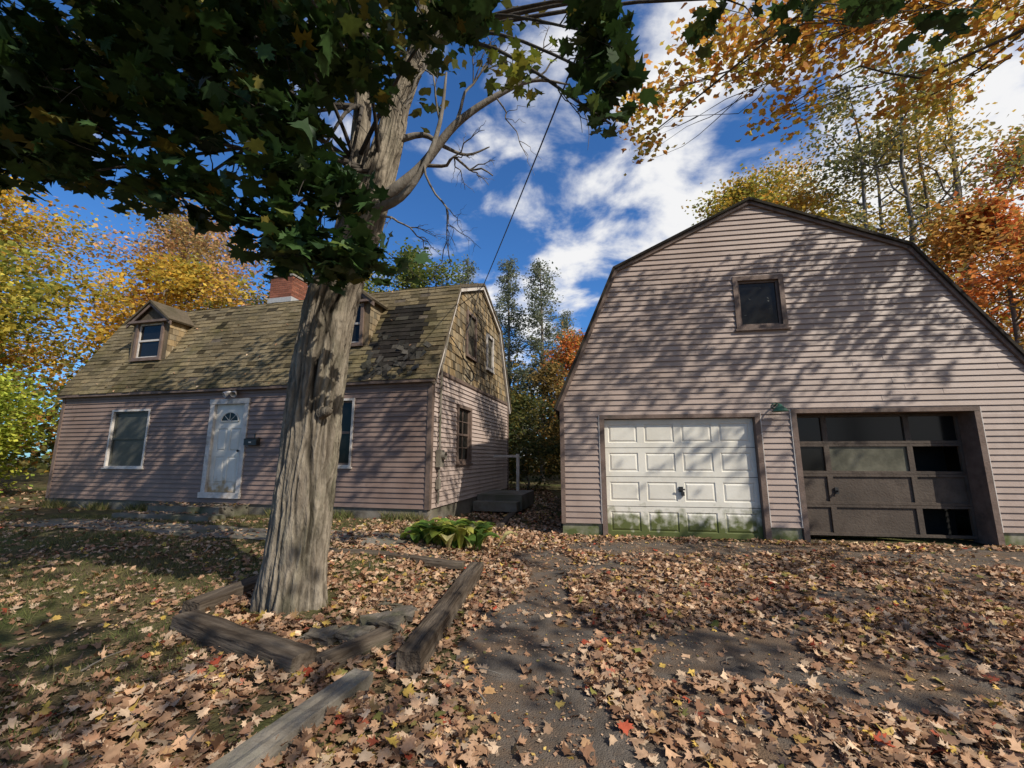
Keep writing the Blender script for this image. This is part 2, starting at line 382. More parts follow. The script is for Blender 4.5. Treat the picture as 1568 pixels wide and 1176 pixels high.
tiles(b,HG.p(0,.004,3.33),bb,V((0,0,1)),-e,lambda v:(hq(3.33+v)+.02,hr(3.33+v)-.02),3.08,.19,.16,.014,wcol,r,
      skip=lambda u_,v_:any(w[0]-.05<u_<w[1]+.05 and w[2]-.1<v_+3.33<w[3]-.05 for w in (Wu,Wu2)))
bk=Buf()
P=[(0,3.25),(1.25,5.62),(3.2,6.45),(5.15,5.62),(6.4,3.25)]
bk.quad(*[HG.p(q,-.002,z) for q,z in P],col=(.1,.09,.07)); bk.obj('gable_sheathing',M_wshing,H)
b.obj('gable_shingles',M_wshing,H)
for w,g in ((Wg,(2,4)),(Wu,None)): window(H,HG,*w,d=.01,cas=.08,mcas=M_trim,grid_=g,mg=M_glass,name='gable_window')
window(H,HG,*Wu2,d=.01,cas=.08,mg=M_screen,name='gable_window')
window(H,HF,*Wf,d=.0,cas=.05,mg=M_screen,rail=True,msash=M_screen)
window(H,HF,*Wr,d=.0,cas=.05,msash=M_trim)
def scol(u,v):
    k=r.uniform(.64,1.12); t=r.random()
    c=np.array((.225,.178,.105))*(1-t)+np.array((.175,.145,.095))*t
    n=mn.noise(V((u*.9,v*.9,2)))
    c=c*(1+.45*n)
    dd=((u-1.05)/.70)**2+((v-1.35)/1.25)**2+.7*mn.noise(V((u*2.4,v*2.4,0)))
    if dd<.85:
        c=np.array((.030,.026,.024))*r.uniform(.7,1.6) if r.random()<.9 else np.array((.075,.068,.06))
    elif dd<1.2 and r.random()<.4: c=c*.5
    elif r.random()<.05: c=c*.35
    return tuple(c*k)
def roofpanel(q0,z0,q1,z1,s0=-.12,s1=LEN+.12,damage=True):
    O=H0+bb*q0+V((0,0,z0)); W=(bb*(q1-q0)+V((0,0,z1-z0))); Ln=W.length; W.normalize(); Nn=e.cross(W); 
    if Nn.z<0: Nn=-Nn
    deck=Buf(); deck.hexa([O+e*s0-Nn*.06,O+e*s1-Nn*.06,O+e*s1+W*Ln-Nn*.06,O+e*s0+W*Ln-Nn*.06,O+e*s0,O+e*s1,O+e*s1+W*Ln,O+e*s0+W*Ln],(.12,.10,.08)); deck.obj('roof_deck',M_wshing,H)
    t=Buf(); tiles(t,O+Nn*.004,e,W,Nn,lambda v:(s0,s1),Ln,.13,.28,.010,scol,r,lift=.012,skip=(lambda a,c:r.random()<.010) if damage else None); t.obj('roof_shingles',M_shing,H)
    if damage:
        t=Buf()
        for k in range(55):
            uu=r.normal(1.05,.42);vv=abs(r.normal(.45,.45)); 
            if not(.05<uu<1.85 and vv<2.0): continue
            a=r.uniform(0,3.1); U2=e*math.cos(a)+W*math.sin(a); V2=-e*math.sin(a)+W*math.cos(a)
            c=O+e*uu+W*vv+Nn*.025; tl=Nn*r.uniform(-.02,.06)
            g=r.uniform(.025,.10); ww=r.uniform(.04,.11)
            slab(t,[c-U2*ww-V2*.05,c+U2*ww-V2*.06+tl,c+U2*ww+V2*.06+tl,c-U2*ww+V2*.05],.006,(g,g*.94,g*.86))
        t.obj('loose_shingles',M_shing,H)
roofpanel(-.12,3.06,1.25,5.66)
roofpanel(1.25,5.66,3.2,6.49,damage=False)
roofpanel(6.52,3.06,5.15,5.66,damage=False)
roofpanel(5.15,5.66,3.2,6.49,damage=False)
b=Buf()
pr=[(-.12,3.02),(1.25,5.62),(3.2,6.45),(5.15,5.62),(6.52,3.02)]
for (q0,z0),(q1,z1) in zip(pr[:-1],pr[1:]):
    L=math.hypot(q1-q0,z1-z0); nx,nz=-(z1-z0)/L,(q1-q0)/L
    for FF in (HG,HW):
        P=lambda s,z,k,d:FF.p(s-nx*k,d,z-nz*k)
        b.hexa([P(q0,z0,.13,.02),P(q1,z1,.13,.02),P(q1,z1,.13,.09),P(q0,z0,.13,.09),P(q0,z0,.02,.02),P(q1,z1,.02,.02),P(q1,z1,.02,.09),P(q0,z0,.02,.09)])
b.obj('rake_boards',M_trimw,H)
b=Buf(); HF.box(b,-.1,LEN+.1,.0,.12,3.0,3.07); HF.box(b,-.1,LEN+.1,.0,.034,2.99,3.22); b.obj('eave_fascia',M_trim,H)
b=Buf(); c=.12
HF.box(b,Do[0],Do[0]+c,-.08,.04,Do[2],Do[3]);HF.box(b,Do[1]-c,Do[1],-.08,.04,Do[2],Do[3]);HF.box(b,Do[0]-.02,Do[1]+.02,-.08,.05,Do[3]-.1,Do[3]+.02)
HF.box(b,Do[0]-.02,Do[1]+.02,-.08,.08,Do[2]-.08,Do[2]+.04)
b.obj('door_casing',M_trimw,H)
b=Buf(); a0,a1=Do[0]+c+.003,Do[1]-c-.003; z0=Do[2]+.045; zt=Do[3]-.105; am=(a0+a1)/2; d=-.03
def dpanel(u0,u1,v0,v1):
    HF.rings(b,[(u0,u1,v0,v1,d+.001),(u0+.015,u1-.015,v0+.015,v1-.015,d-.016),(u0+.05,u1-.05,v0+.05,v1-.05,d+.002)])
us=[a0,a0+.1,am-.045,am+.045,a1-.1,a1]; vs=[z0,z0+.2,z0+.80,z0+.93,z0+1.45,z0+1.53,zt]
for i in range(5):
    for j in range(6):
        if i in(1,3) and j in(1,3): dpanel(us[i],us[i+1],vs[j],vs[j+1])
        else: b.quad(HF.p(us[i],d,vs[j]),HF.p(us[i+1],d,vs[j]),HF.p(us[i+1],d,vs[j+1]),HF.p(us[i],d,vs[j+1]))
b.obj('front_door',M_wd,H)
b=Buf(); R=.25; zc=z0+1.62; pts=[HF.p(am+R*math.cos(t),d+.012,zc+R*.85*math.sin(t)) for t in np.linspace(0,math.pi,20)]; b.quad(*pts); b.obj('fanlight_glass',M_glass,H)
b=Buf(); tube(b,[HF.p(am+R*math.cos(t),d+.014,zc+R*.85*math.sin(t)) for t in np.linspace(0,math.pi,16)],[.014]*16,6,1)
tube(b,[HF.p(am-R,d+.014,zc),HF.p(am+R,d+.014,zc)],[.014]*2,6,1)
for t in (.8,1.57,2.34): tube(b,[HF.p(am,d+.016,zc),HF.p(am+R*math.cos(t),d+.016,zc+R*.85*math.sin(t))],[.005]*2,6,1)
b.obj('fanlight_frame',M_wd,H)
b=Buf(); tube(b,[HF.p(a0+.06,d,z0+.93),HF.p(a0+.06,d+.05,z0+.93),HF.p(a0+.06,d+.07,z0+.93)],[.012,.02,.03],10,2); b.obj('door_knob',M_black,H,True)
b=Buf(); HF.box(b,4.16,4.50,.015,.13,1.72,1.86); 
b.quad(HF.p(4.15,.015,1.90),HF.p(4.51,.015,1.90),HF.p(4.51,.14,1.855),HF.p(4.15,.14,1.855)); HF.box(b,4.30,4.33,.015,.03,1.86,1.98)
b.obj('wall_mailbox',M_black,H)
b=Buf(); HF.box(b,4.30,4.37,.131,.134,1.77,1.80); b.obj('mailbox_label',M_trimw,H)
b=Buf()
tube(b,[HF.p(5.0,.0,2.96),HF.p(5.0,.04,2.96)],[.06,.055],12,1)
for q in (-.1,.1):
    tube(b,[HF.p(5.0,.03,2.96),HF.p(5+q*.7,.09,2.96),HF.p(5+q,.13,2.93),HF.p(5+q*1.3,.20,2.88)],[.015,.03,.05,.07],12,2)
b.obj('flood_light',M_trimw,H,True)
def dormer(s0,s1):
    q0=.36; sc=(s0+s1)/2; zb,ze,za=3.92,5.14,5.64
    FD=Fr(H0+bb*q0,e,-bb)
    b=Buf()
    for sx,sgn in ((s0,-1),(s1,1)):
        nrm=e*sgn
        O=H0+e*sx+bb*q0+V((0,0,zb))
        bk=Buf(); bk.quad(O,O+bb*1.0,O+bb*1.0+V((0,0,ze-zb+.02)),O+V((0,0,ze-zb+.02)),col=(.12,.1,.08)); bk.obj('dormer_cheek',M_wshing,H)
        tiles(b,O+nrm*.004,bb,V((0,0,1)),nrm,lambda v:(0,max(.06,min(.95,(zb+v-3.06)*1.37/2.6-.12-q0+.12))) ,ze-zb,.16,.15,.012,wcol,r)
    FD.box(b,s0-.005,s0+.14,-.02,.0,zb,ze,(.17,.13,.09)); FD.box(b,s1-.14,s1+.005,-.02,.0,zb,ze,(.17,.13,.09))
    b.quad(FD.p(s0,0,ze-.02),FD.p(s1,0,ze-.02),FD.p(sc,0,za-.06),col=(.10,.08,.06))
    FD.box(b,s0,s1,-.02,.0,zb-.1,zb+.12,(.17,.14,.1))
    b.obj('dormer_shingles',M_wshing,H)
    window(H,FD,s0+.14,s1-.14,zb+.10,ze-.03,d=.01,cas=.075,mcas=M_trim,msash=M_trimw,name='dormer_window')
    b=Buf()
    for sgn in (-1,1):
        sx=sc+sgn*((s1-s0)/2+.15)
        slab(b,[H0+e*sc+bb*(q0-.14)+V((0,0,za+.03)),H0+e*sx+bb*(q0-.14)+V((0,0,ze-.06)),H0+e*sx+bb*1.1+V((0,0,ze-.06)),H0+e*sc+bb*1.6+V((0,0,za+.03))],.05,(.13,.105,.075))
    b.obj('dormer_roof',M_shing,H)
    b=Buf()
    for sgn in (-1,1):
        sx=sc+sgn*((s1-s0)/2+.15); A=FD.p(sc,.1,za-.03);B=FD.p(sx,.1,ze-.12)
        b.hexa([A-V((0,0,.1)),B-V((0,0,.1)),B-V((0,0,.1))-bb*-.03,A-V((0,0,.1))+bb*.03,A,B,B+bb*.03,A+bb*.03])
    FD.box(b,s0-.12,s1+.12,.0,.12,ze-.10,ze-.04)
    b.obj('dormer_rake',M_trim,H)
dormer(7.82,9.07); dormer(1.80,3.05)
CH=Buf(); r2=np.random.default_rng(5)
c0,c1,q0,q1=6.35,7.2,2.9,3.6
Cc=Fr(H0,e,-bb)
Cc.box(CH,c0+.006,c1-.006,-q1+.006,-q0-.006,5.9,7.3,(.25,.22,.19))
for rr_ in range(18):
    z=5.95+rr_*.075
    for (FX,a0,a1) in ((Fr(H0+bb*q0,e,-bb),c0,c1),(Fr(H0+e*c0,bb,-e),q0,q1),(Fr(H0+e*c1,bb,e),q0,q1)):
        x=a0-(.1 if rr_%2 else 0)
        while x<a1:
            x0,x1=max(x,a0),min(x+.2,a1)-.01
            if x1>x0+.01:
                k=r2.uniform(.6,1.2); FX.box(CH,x0,x1,-.004,.008,z,z+.065,(.27*k,.10*k,.06*k))
            x+=.21
Cc.box(CH,c0-.04,c1+.04,-q1-.04,-q0+.04,7.3,7.36,(.25,.23,.2))
Cc.box(CH,c0-.03,c1+.03,-q1-.03,-q0+.03,6.2,6.58,(.38,.38,.38))
CH.obj('brick_chimney',M_brick,H)
b=Buf()
tube(b,[HG.p(.32,.07,.5),HG.p(.32,.07,3.2),HG.p(.34,.10,3.5),HG.p(.6,.10,4.2)],[.022]*4,8)
HG.box(b,.22,.42,.035,.14,1.25,1.6); tube(b,[HG.p(.32,.14,1.48),HG.p(.32,.22,1.48)],[.08,.075],14,1)
HG.box(b,.25,.38,.035,.1,.8,1.0)
b.obj('electric_meter',M_conc,H)
b=Buf(); tube(b,[HG.p(1.7,.05,3.9),HG.p(1.9,.12,3.75),HG.p(2.3,.12,3.6),HG.p(2.2,.1,3.4),HG.p(1.8,.08,3.5)],[.02]*5,6)
tube(b,[HG.p(.6,.1,4.2),HG.p(1.2,.12,4.0),HG.p(1.7,.05,3.9)],[.012]*3,6)
tube(b,[HG.p(2.9,.06,6.2),HG.p(2.2,.1,5.2),HG.p(1.6,.08,4.3),HG.p(1.7,.05,3.9)],[.012]*4,6)
b.obj('service_cables',M_black,H)
b=Buf(); HG.box(b,3.0,4.7,.035,1.25,.1,.48); HG.box(b,2.6,3.0,.05,1.2,.1,.33)
b.obj('concrete_landing',M_conc)
b=Buf(); HG.box(b,4.3,4.38,.8,.88,.48,1.55); HG.box(b,4.3,4.38,.1,.8,1.45,1.52); b.obj('white_railing',M_trimw)
b=Buf(); HF.box(b,4.3,6.2,.02,.75,.1,.42); HF.box(b,4.1,6.6,.75,1.15,.1,.30)
b.obj('front_stoop',M_conc)
rows=[]
for j in range(60):
    t=-1.4+j*.15; wv=.05*mn.noise(V((t*2,0,0)))
    A=HF.p(t,1.45+wv,0);B_=HF.p(t,2.35-wv,0); rows.append(((A.x,A.y),(B_.x,B_.y)))
strip('concrete_path',rows,M_conc,8,.012)
# ---------------------------------------------------------------- timbers & stones
tr=np.random.default_rng(21)
def timber(p,q,w=.15,hh=.14,z=0,name='landscape_timber',mat=None):
    b=Buf(); p=V((p[0],p[1],0));q=V((q[0],q[1],0)); d=(q-p); L=d.length; n=max(6,int(L/.05))
    m=(p+q)/2; g=float(h(m.x,m.y))+z; ang=math.atan2(d.y,d.x)
    prof=[(-.5,-.6),(-.5,.1),(-.5,.55),(-.49,.93),(-.44,1),(-.2,1.0),(0,.99),(.2,1.01),(.44,1),(.49,.93),(.5,.55),(.5,.1),(.5,-.6)]
    off=tr.uniform(0,50); K=len(prof)
    for i in range(n+1):
        x=-L/2+L*i/n; g2=float(h(*(p.lerp(q,i/n))[:2]))-float(h(m.x,m.y))
        for k,(a,bz) in enumerate(prof):
            nn=mn.noise(V((i*.12+off,k*1.9,0)))*.010+mn.noise(V((i*.6+off,k*2.9,5)))*.004
            ex=mn.noise(V((k*.9,off,i)))*.012 if i in(0,n) else 0
            b.v.append((x+ex,a*w+nn,bz*hh+nn*1.3+g2*.5))
    for i in range(n):
        for k in range(K-1): b.f.append((i*K+k,i*K+k+1,(i+1)*K+k+1,(i+1)*K+k))
    b.f.append(tuple(range(K)));b.f.append(tuple(range(n*K,n*K+K)))
    o=b.obj(name,mat or M_wood); o.location=(m.x,m.y,g); o.rotation_euler=(tr.uniform(-.05,.05),0,ang)
timber((-.44,5.65),(-.70,3.15),.17,.15)
timber((-2.66,3.72),(-1.36,3.03),.19,.13)
timber((-2.75,3.9),(-2.55,4.95),.17,.12)
timber((-1.30,3.1),(-.98,3.62),.12,.09)
timber((-.62,5.75),(-2.9,6.15),.14,.05)
timber((-.25,9.0),(.15,12.0),.14,.10)
timber((-.95,2.98),(-1.3,2.0),.15,.09,name='stone_curb',mat=M_conc); timber((-1.31,1.95),(-1.6,1.0),.15,.09,name='stone_curb',mat=M_conc)
def rock(c,r,name='stone'):
    b=Buf(); n1,n2=16,11; off=tr.uniform(0,30)
    for j in range(n2+1):
        for i in range(n1):
            th=math.pi*j/n2; ph=2*math.pi*i/n1; d=V((math.sin(th)*math.cos(ph),math.sin(th)*math.sin(ph),math.cos(th)))
            k=1+.4*mn.noise(d*1.6+V((off,0,0)))+.12*mn.noise(d*4+V((off,0,0))); dd=V((max(-.62,min(.62,d.x)),max(-.62,min(.62,d.y)),max(-.6,min(.55,d.z))))*1.5
            b.v.append((c[0]+dd.x*r[0]*k,c[1]+dd.y*r[1]*k,c[2]+dd.z*r[2]*k))
    for j in range(n2):
        for i in range(n1): b.f.append((j*n1+i,j*n1+(i+1)%n1,(j+1)*n1+(i+1)%n1,(j+1)*n1+i))
    b.obj(name,M_rock)
for c,rr_ in (((-1.08,3.85),(.17,.12,.09)),((-1.22,3.6),(.13,.10,.07)),((-.98,4.1),(.11,.13,.07)),((-1.45,3.55),(.12,.1,.06)),((-1.15,4.35),(.12,.1,.05))):
    rock((c[0],c[1],float(h(c[0],c[1]))+.01),rr_)
# ---------------------------------------------------------------- leaves
T_maple=np.array([(0,-.42),(.10,-.36),(.30,-.44),(.26,-.24),(.55,-.08),(.42,.0),(.52,.28),(.30,.17),(.19,.2),(.23,.42),(.10,.36),(0,.64)])
T_maple=np.vstack([T_maple,T_maple[1:-1][::-1]*[-1,1]])
T_simple=np.array([(0,-.5),(.28,-.3),(.5,.05),(.2,.2),(0,.6),(-.2,.2),(-.5,.05),(-.28,-.3)])
T_card=np.array([(0,-.5),(.42,-.05),(0,.55),(-.42,.05)])
def leafobj(name,parent,P,size,col,mat,T,tilt,rg,curl=.35,fold=.2):
    N=len(P);k=len(T)
    X=T[:,0][None]*np.ones((N,1));Y=T[:,1][None]*np.ones((N,1))
    asp=rg.uniform(.7,1.1,(N,1)); X=X*asp
    cu=rg.normal(0,curl,(N,1)); fo=rg.normal(0,fold,(N,1)); tw=rg.normal(0,curl,(N,1))
    Z=cu*(Y*Y)+fo*np.abs(X)+tw*X*Y*1.5+rg.normal(0,.03,(N,k))
    Lc=np.stack([X,Y,Z],-1)*np.asarray(size).reshape(-1,1,1)
    a=rg.uniform(0,2*np.pi,N);t=np.abs(rg.normal(0,tilt,N));c=rg.uniform(0,2*np.pi,N)
    def Rz(a):
        z=np.zeros_like(a);o=z+1;return np.stack([np.stack([np.cos(a),-np.sin(a),z],-1),np.stack([np.sin(a),np.cos(a),z],-1),np.stack([z,z,o],-1)],1)
    z=np.zeros(N);o=z+1
    Rx=np.stack([np.stack([o,z,z],-1),np.stack([z,np.cos(t),-np.sin(t)],-1),np.stack([z,np.sin(t),np.cos(t)],-1)],1)
    R=Rz(c)@Rx@Rz(a)
    W=np.einsum('nij,nkj->nki',R,Lc)+np.asarray(P)[:,None,:]
    me=bpy.data.meshes.new(name)
    me.vertices.add(N*k);me.vertices.foreach_set('co',W.astype(np.float32).ravel())
    me.loops.add(N*k);me.loops.foreach_set('vertex_index',np.arange(N*k,dtype=np.int32))
    me.polygons.add(N);me.polygons.foreach_set('loop_start',np.arange(0,N*k,k,dtype=np.int32))
    try: me.polygons.foreach_set('loop_total',np.full(N,k,dtype=np.int32))
    except Exception: pass
    me.update(calc_edges=True)
    at=me.attributes.new('Col','FLOAT_COLOR','POINT')
    cc=np.ones((N,k,4),dtype=np.float32); cc[:,:,:3]=np.clip(np.asarray(col),0,1)[:,None,:]
    at.data.foreach_set('color',cc.ravel()); me.materials.append(mat)
    return link(bpy.data.objects.new(name,me),parent)
def palette(rg,N,pal,w=None,var=.25):
    pal=np.array(pal);i=rg.choice(len(pal),N,p=w); j=rg.choice(len(pal),N,p=w); t=rg.uniform(0,.35,(N,1))
    return (pal[i]*(1-t)+pal[j]*t)*rg.uniform(1-var,1+var,(N,1))
def inhouse(x,y):
    rx=x-H0.x;ry=y-H0.y; s=rx*e.x+ry*e.y; q=rx*bb.x+ry*bb.y
    a=(s>-.02)&(s<LEN+.02)&(q>-.02)&(q<DEP)
    gx=x-.95;gy=y-8.25; s=gx*.989-gy*.1483; q=gx*.1483+gy*.989
    return a|((s>-.02)&(s<8.3)&(q>-.02)&(q<7.6))
def vnoise(x,y,sc,seed):
    g=np.random.default_rng(seed).random((256,256)); X=x*sc+1000;Y=y*sc+1000
    i=np.floor(X).astype(int);j=np.floor(Y).astype(int);fx=X-i;fy=Y-j;fx=fx*fx*(3-2*fx);fy=fy*fy*(3-2*fy)
    i%=255;j%=255
    return (g[i,j]*(1-fx)+g[i+1,j]*fx)*(1-fy)+(g[i,j+1]*(1-fx)+g[i+1,j+1]*fx)*fy
def dens(x,y):
    n=vnoise(x,y,1.6,1)*.55+vnoise(x,y,4,2)*.45
    D=np.full_like(x,.9)
    cx=.24+.1*np.sin(y*1.3)+.12*sm(3.5,6,y); wd=.34+.10*np.sin(y*2.1)+.22*sm(3.2,1.6,y)
    D=D*(1-.94*sm(1.35,.8,np.abs(x-cx)/wd+(n-.5)*.6)*sm(7.6,6.8,y))
    for (px,py,ra,rb) in ((1.65,3.5,.62,.42),(2.5,3.0,.5,.25),(3.5,4.7,.65,.25),(3.2,7.25,2.6,.5),(6.6,6.5,2.0,.6),(8.2,5.2,1.6,.6),(1.2,5.9,.7,.25),(4.9,3.9,.5,.2)):
        q=((x-px)/ra)**2+((y-py)/rb)**2+(n-.5)*2.0; D=D*(1-.9*sm(1.4,.5,q))
    D=D*np.where(x>-.4,.36+1.15*sm(.3,.6,n),1)
    lawn=sm(-2.2,-3.0,x)*sm(2.2,3.2,y); D=D*(1-.78*lawn)
    D=D*(1-.35*sm(-1.3,-2.0,x)*sm(3.2,2.4,y))
    path=sm(1.3,1.45,-( (x-H0.x)*bb.x+(y-H0.y)*bb.y))*sm(2.45,2.3,-((x-H0.x)*bb.x+(y-H0.y)*bb.y))*(x<-1); D=D*(1-.45*path)
    D=D*np.where(x<-.4,.35+1.0*sm(.35,.65,n),1)
    D=np.where((np.abs(x+2)<.33)&(np.abs(y-4.2)<.33),0,D)
    return np.clip(D,0,1)
lp=[(.39,.23,.135),(.50,.32,.20),(.28,.15,.088),(.19,.102,.06),(.56,.41,.28),(.54,.37,.08),(.35,.06,.03),(.20,.20,.05)]
lw=[.27,.22,.18,.10,.145,.05,.018,.017]
def samp(N,x0,x1,y0,y1):
    x=rng.uniform(x0,x1,N);y=rng.uniform(y0,y1,N); k=(rng.random(N)<dens(x,y))&~inhouse(x,y); return x[k],y[k]
def litter(name,N,box,sz,T,parent):
    x,y=samp(N,*box); D=dens(x,y); z=h(x,y)+.012+rng.random(len(x))*.05*D
    s=rng.uniform(sz[0],sz[1],len(x)); leafobj(name,parent,np.stack([x,y,z],-1),s,palette(rng,len(x),lp,lw,.35),M_litter,T,.42,rng,.6,.45)
FL=empty('fallen_leaves')
litter('leaves_near',46000,(-5.5,5.5,.6,5),(.04,.09),T_maple,FL)
litter('leaves_mid',52000,(-10,10,5,9),(.05,.095),T_simple,FL)
litter('leaves_side',10000,(5.5,10,.6,5),(.055,.10),T_simple,FL)
litter('leaves_side_yard',9000,(-10,-5.5,.6,5),(.055,.10),T_simple,FL)
litter('leaves_far',16000,(-26,-10,3,16),(.08,.15),T_simple,FL)
litter('leaves_back',5000,(-2,1.6,9,20),(.07,.13),T_simple,FL)
N=30000; x=rng.uniform(-3.5,7,N);y=rng.uniform(.8,8,N); k=~inhouse(x,y)&(vnoise(x,y,2.5,8)>.28); x=x[k];y=y[k];N=len(x)
leafobj('leaf_crumbs',FL,np.stack([x,y,h(x,y)+.012],-1),rng.uniform(.008,.03,N),palette(rng,N,lp,lw,.4),M_litter,T_card,.3,rng)
x=rng.uniform(4.2,6.5,220);d_=rng.uniform(.1,1.1,220); P=np.array([tuple(HF.p(a,q,(.43 if q<.74 else .31))) for a,q in zip(x,d_)]); P[:,2]+=.01
leafobj('leaves_on_stoop',FL,P,rng.uniform(.06,.1,220),palette(rng,220,lp,lw),M_litter,T_simple,.3,rng)
x=rng.uniform(.1,10.4,170);t=rng.random(170)**2; P=np.array([tuple(H0+e*a+bb*(-.12+1.37*b_)+V((0,0,3.06+2.6*b_+.03))) for a,b_ in zip(x,t)])
leafobj('leaves_on_roof',FL,P,rng.uniform(.05,.09,170),palette(rng,170,lp,lw),M_litter,T_simple,.9,rng)
b=Buf()
for k in range(60):
    x0,y0=rng.uniform(-3.5,4.5),rng.uniform(1.6,7); a=rng.uniform(0,6.28); L=rng.uniform(.08,.3); x1,y1=x0+math.cos(a)*L,y0+math.sin(a)*L
    z0_,z1_=float(h(x0,y0))+.02,float(h(x1,y1))+.03
    tube(b,[(x0,y0,z0_),((x0+x1)/2+rng.normal(0,.02),(y0+y1)/2,(z0_+z1_)/2+.02),(x1,y1,z1_)],[.005,.004,.002],5,2)
b.obj('twigs',M_bark2,FL)
N=120000; x=rng.uniform(-12,-1.2,N);y=rng.uniform(1.2,9.5,N)
k=(vnoise(x,y,1.3,4)*.6+vnoise(x,y,4,5)*.4>.36)&~inhouse(x,y)&((x<-2.2)|(y>3.6)); x=x[k];y=y[k]
hd=-((x-H0.x)*bb.x+(y-H0.y)*bb.y); k=~((hd>1.4)&(hd<2.4)&(x>-10)); x=x[k];y=y[k];N=len(x)
sz=rng.uniform(.025,.07,N)
# taller weeds against the foundation and path edges
M2=5000; s_=rng.uniform(0,10.5,M2); q_=np.abs(rng.normal(.0,.10,M2))+.04; k=~((s_>3.9)&(s_<6.7)); s_=s_[k];q_=q_[k]; wx=H0.x+e.x*s_-bb.x*q_; wy=H0.y+e.y*s_-bb.y*q_
clumpk=vnoise(s_,q_*0,1.5,12)>.45; wx=wx[clumpk];wy=wy[clumpk]
x=np.concatenate([x,wx]);y=np.concatenate([y,wy]);sz=np.concatenate([sz,rng.uniform(.06,.22,len(wx))]);N=len(x)
GP=np.stack([x,y,h(x,y)],-1)
def blades(name,P,size,col):
    N=len(P);a=rng.uniform(0,6.28,N);lean=rng.normal(0,.5,(N,2))
    w=size*.06
    A=P+np.stack([np.cos(a)*w,np.sin(a)*w,0*a],-1);B_=P-np.stack([np.cos(a)*w,np.sin(a)*w,0*a],-1);C=P+np.stack([lean[:,0]*size,lean[:,1]*size,size],-1)
    W=np.stack([A,B_,C],1); me=bpy.data.meshes.new(name)
    me.vertices.add(N*3);me.vertices.foreach_set('co',W.astype(np.float32).ravel());me.loops.add(N*3);me.loops.foreach_set('vertex_index',np.arange(N*3,dtype=np.int32))
    me.polygons.add(N);me.polygons.foreach_set('loop_start',np.arange(0,N*3,3,dtype=np.int32));me.update(calc_edges=True)
    at=me.attributes.new('Col','FLOAT_COLOR','POINT');cc=np.ones((N,3,4),dtype=np.float32);cc[:,:,:3]=col[:,None,:];at.data.foreach_set('color',cc.ravel());me.materials.append(M_far)
    link(bpy.data.objects.new(name,me))
blades('grass',GP,sz,palette(rng,N,[(.15,.17,.05),(.24,.21,.09),(.10,.13,.035),(.30,.24,.12)]))
# ---------------------------------------------------------------- foreground maple
MT=empty('maple_tree')
def barkdisp(a,q,r,dv):
    sc=min(1,r/.2)
    w=mn.noise(V((dv.x*2,dv.y*2,q.z*2.2)))*.5
    n=mn.noise(V((math.cos(a+w*.25)*5.5,math.sin(a+w*.25)*5.5,q.z*1.5))); n2=mn.noise(V((math.cos(a)*12,math.sin(a)*12,q.z*4.0+3)))
    f1=min(1,abs(n)*3.2); f2=min(1,abs(n2)*3)
    k=(.030*(f1-.8)+.012*(f2-.7))*sc
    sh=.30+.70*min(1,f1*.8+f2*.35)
    k+=.014*mn.noise(V((dv.x*1.1,dv.y*1.1,q.z*1.2)))
    cang=math.atan2(dv.y,dv.x); ct=-1.05+.25*math.sin(q.z*2.2)+.1*mn.noise(V((0,0,q.z*5))); dd=abs(cang-ct)
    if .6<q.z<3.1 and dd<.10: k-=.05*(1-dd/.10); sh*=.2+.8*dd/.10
    if q.z<.5: k+=(.5-q.z)*(.02+.11*math.cos(a*5+1))
    return k,sh
b=Buf()
tube(b,[(-2.04,4.25,-.15),(-2.03,4.22,.2),(-2.0,4.2,.84),(-1.965,4.2,1.83),(-1.87,4.2,3.0),(-1.60,4.2,3.9),(-1.41,4.2,4.7),(-1.27,4.2,5.45),(-1.09,4.2,6.1),(-1.0,4.2,6.8),(-.7,4.3,9)],
     [.315,.29,.262,.26,.25,.20,.165,.125,.105,.10,.04],n=150,sub=26,disp=barkdisp)
tube(b,[(-1.9,4.27,2.6),(-1.84,4.32,3.6),(-1.78,4.4,4.6),(-1.80,4.45,5.9),(-1.9,4.5,7.5),(-2.2,4.6,9)],[.19,.15,.12,.10,.08,.03],n=48,sub=12,disp=barkdisp)
tube(b,[(-1.80,4.0,1.86),(-1.72,3.96,1.88),(-1.68,3.95,1.90)],[.06,.045,.01],n=14,sub=4,col=(.6,.6,.6))
b.obj('trunk',M_bark,MT,True)
BR=Buf(); tr=np.random.default_rng(9)
def branch(b,p,q,r0,r1,wob=.08,n=5,sides=7,sag=0):
    p=V(p);q=V(q);L=(q-p).length; pts=[];rs=[]
    for i in range(n+1):
        t=i/n; w=V(tr.normal(0,1,3))*wob*L*.35*math.sin(math.pi*t)
        pts.append(p.lerp(q,t)+w+V((0,0,-sag*L*math.sin(math.pi*t)))); rs.append(r0*(1-t)+r1*t)
    tube(b,pts,rs,sides,2); return pts
def bare(b,p,q,r0,depth):
    pts=branch(b,p,q,r0,r0*.3,.12,6,7 if r0>.02 else 5,sag=-.08)
    if depth<=0: return
    d=(V(q)-V(p)); L=d.length
    for k in range(5 if depth>1 else 4):
        i=tr.integers(2,6); s=pts[i]; dd=(d.normalized()+V(tr.normal(0,.5,3))).normalized()
        bare(b,s,s+dd*L*tr.uniform(.3,.55),r0*.4,depth-1)
mainl=[(-1.5,4.18,4.1),(-1.2,4.1,4.3),(-.96,4.1,4.55),(-.61,4.05,5.0),(-.18,4.0,5.3),(.23,4.0,5.5),(.62,4.0,5.45)]
tube(BR,mainl,[.08,.06,.05,.042,.032,.02,.008],10,5)
tube(BR,[(-1.5,4.1,4.0),(-1.15,4.0,4.1),(-.9,3.95,4.45),(-.75,3.9,4.9),(-.70,3.9,5.5)],[.055,.04,.03,.022,.01],9,4)
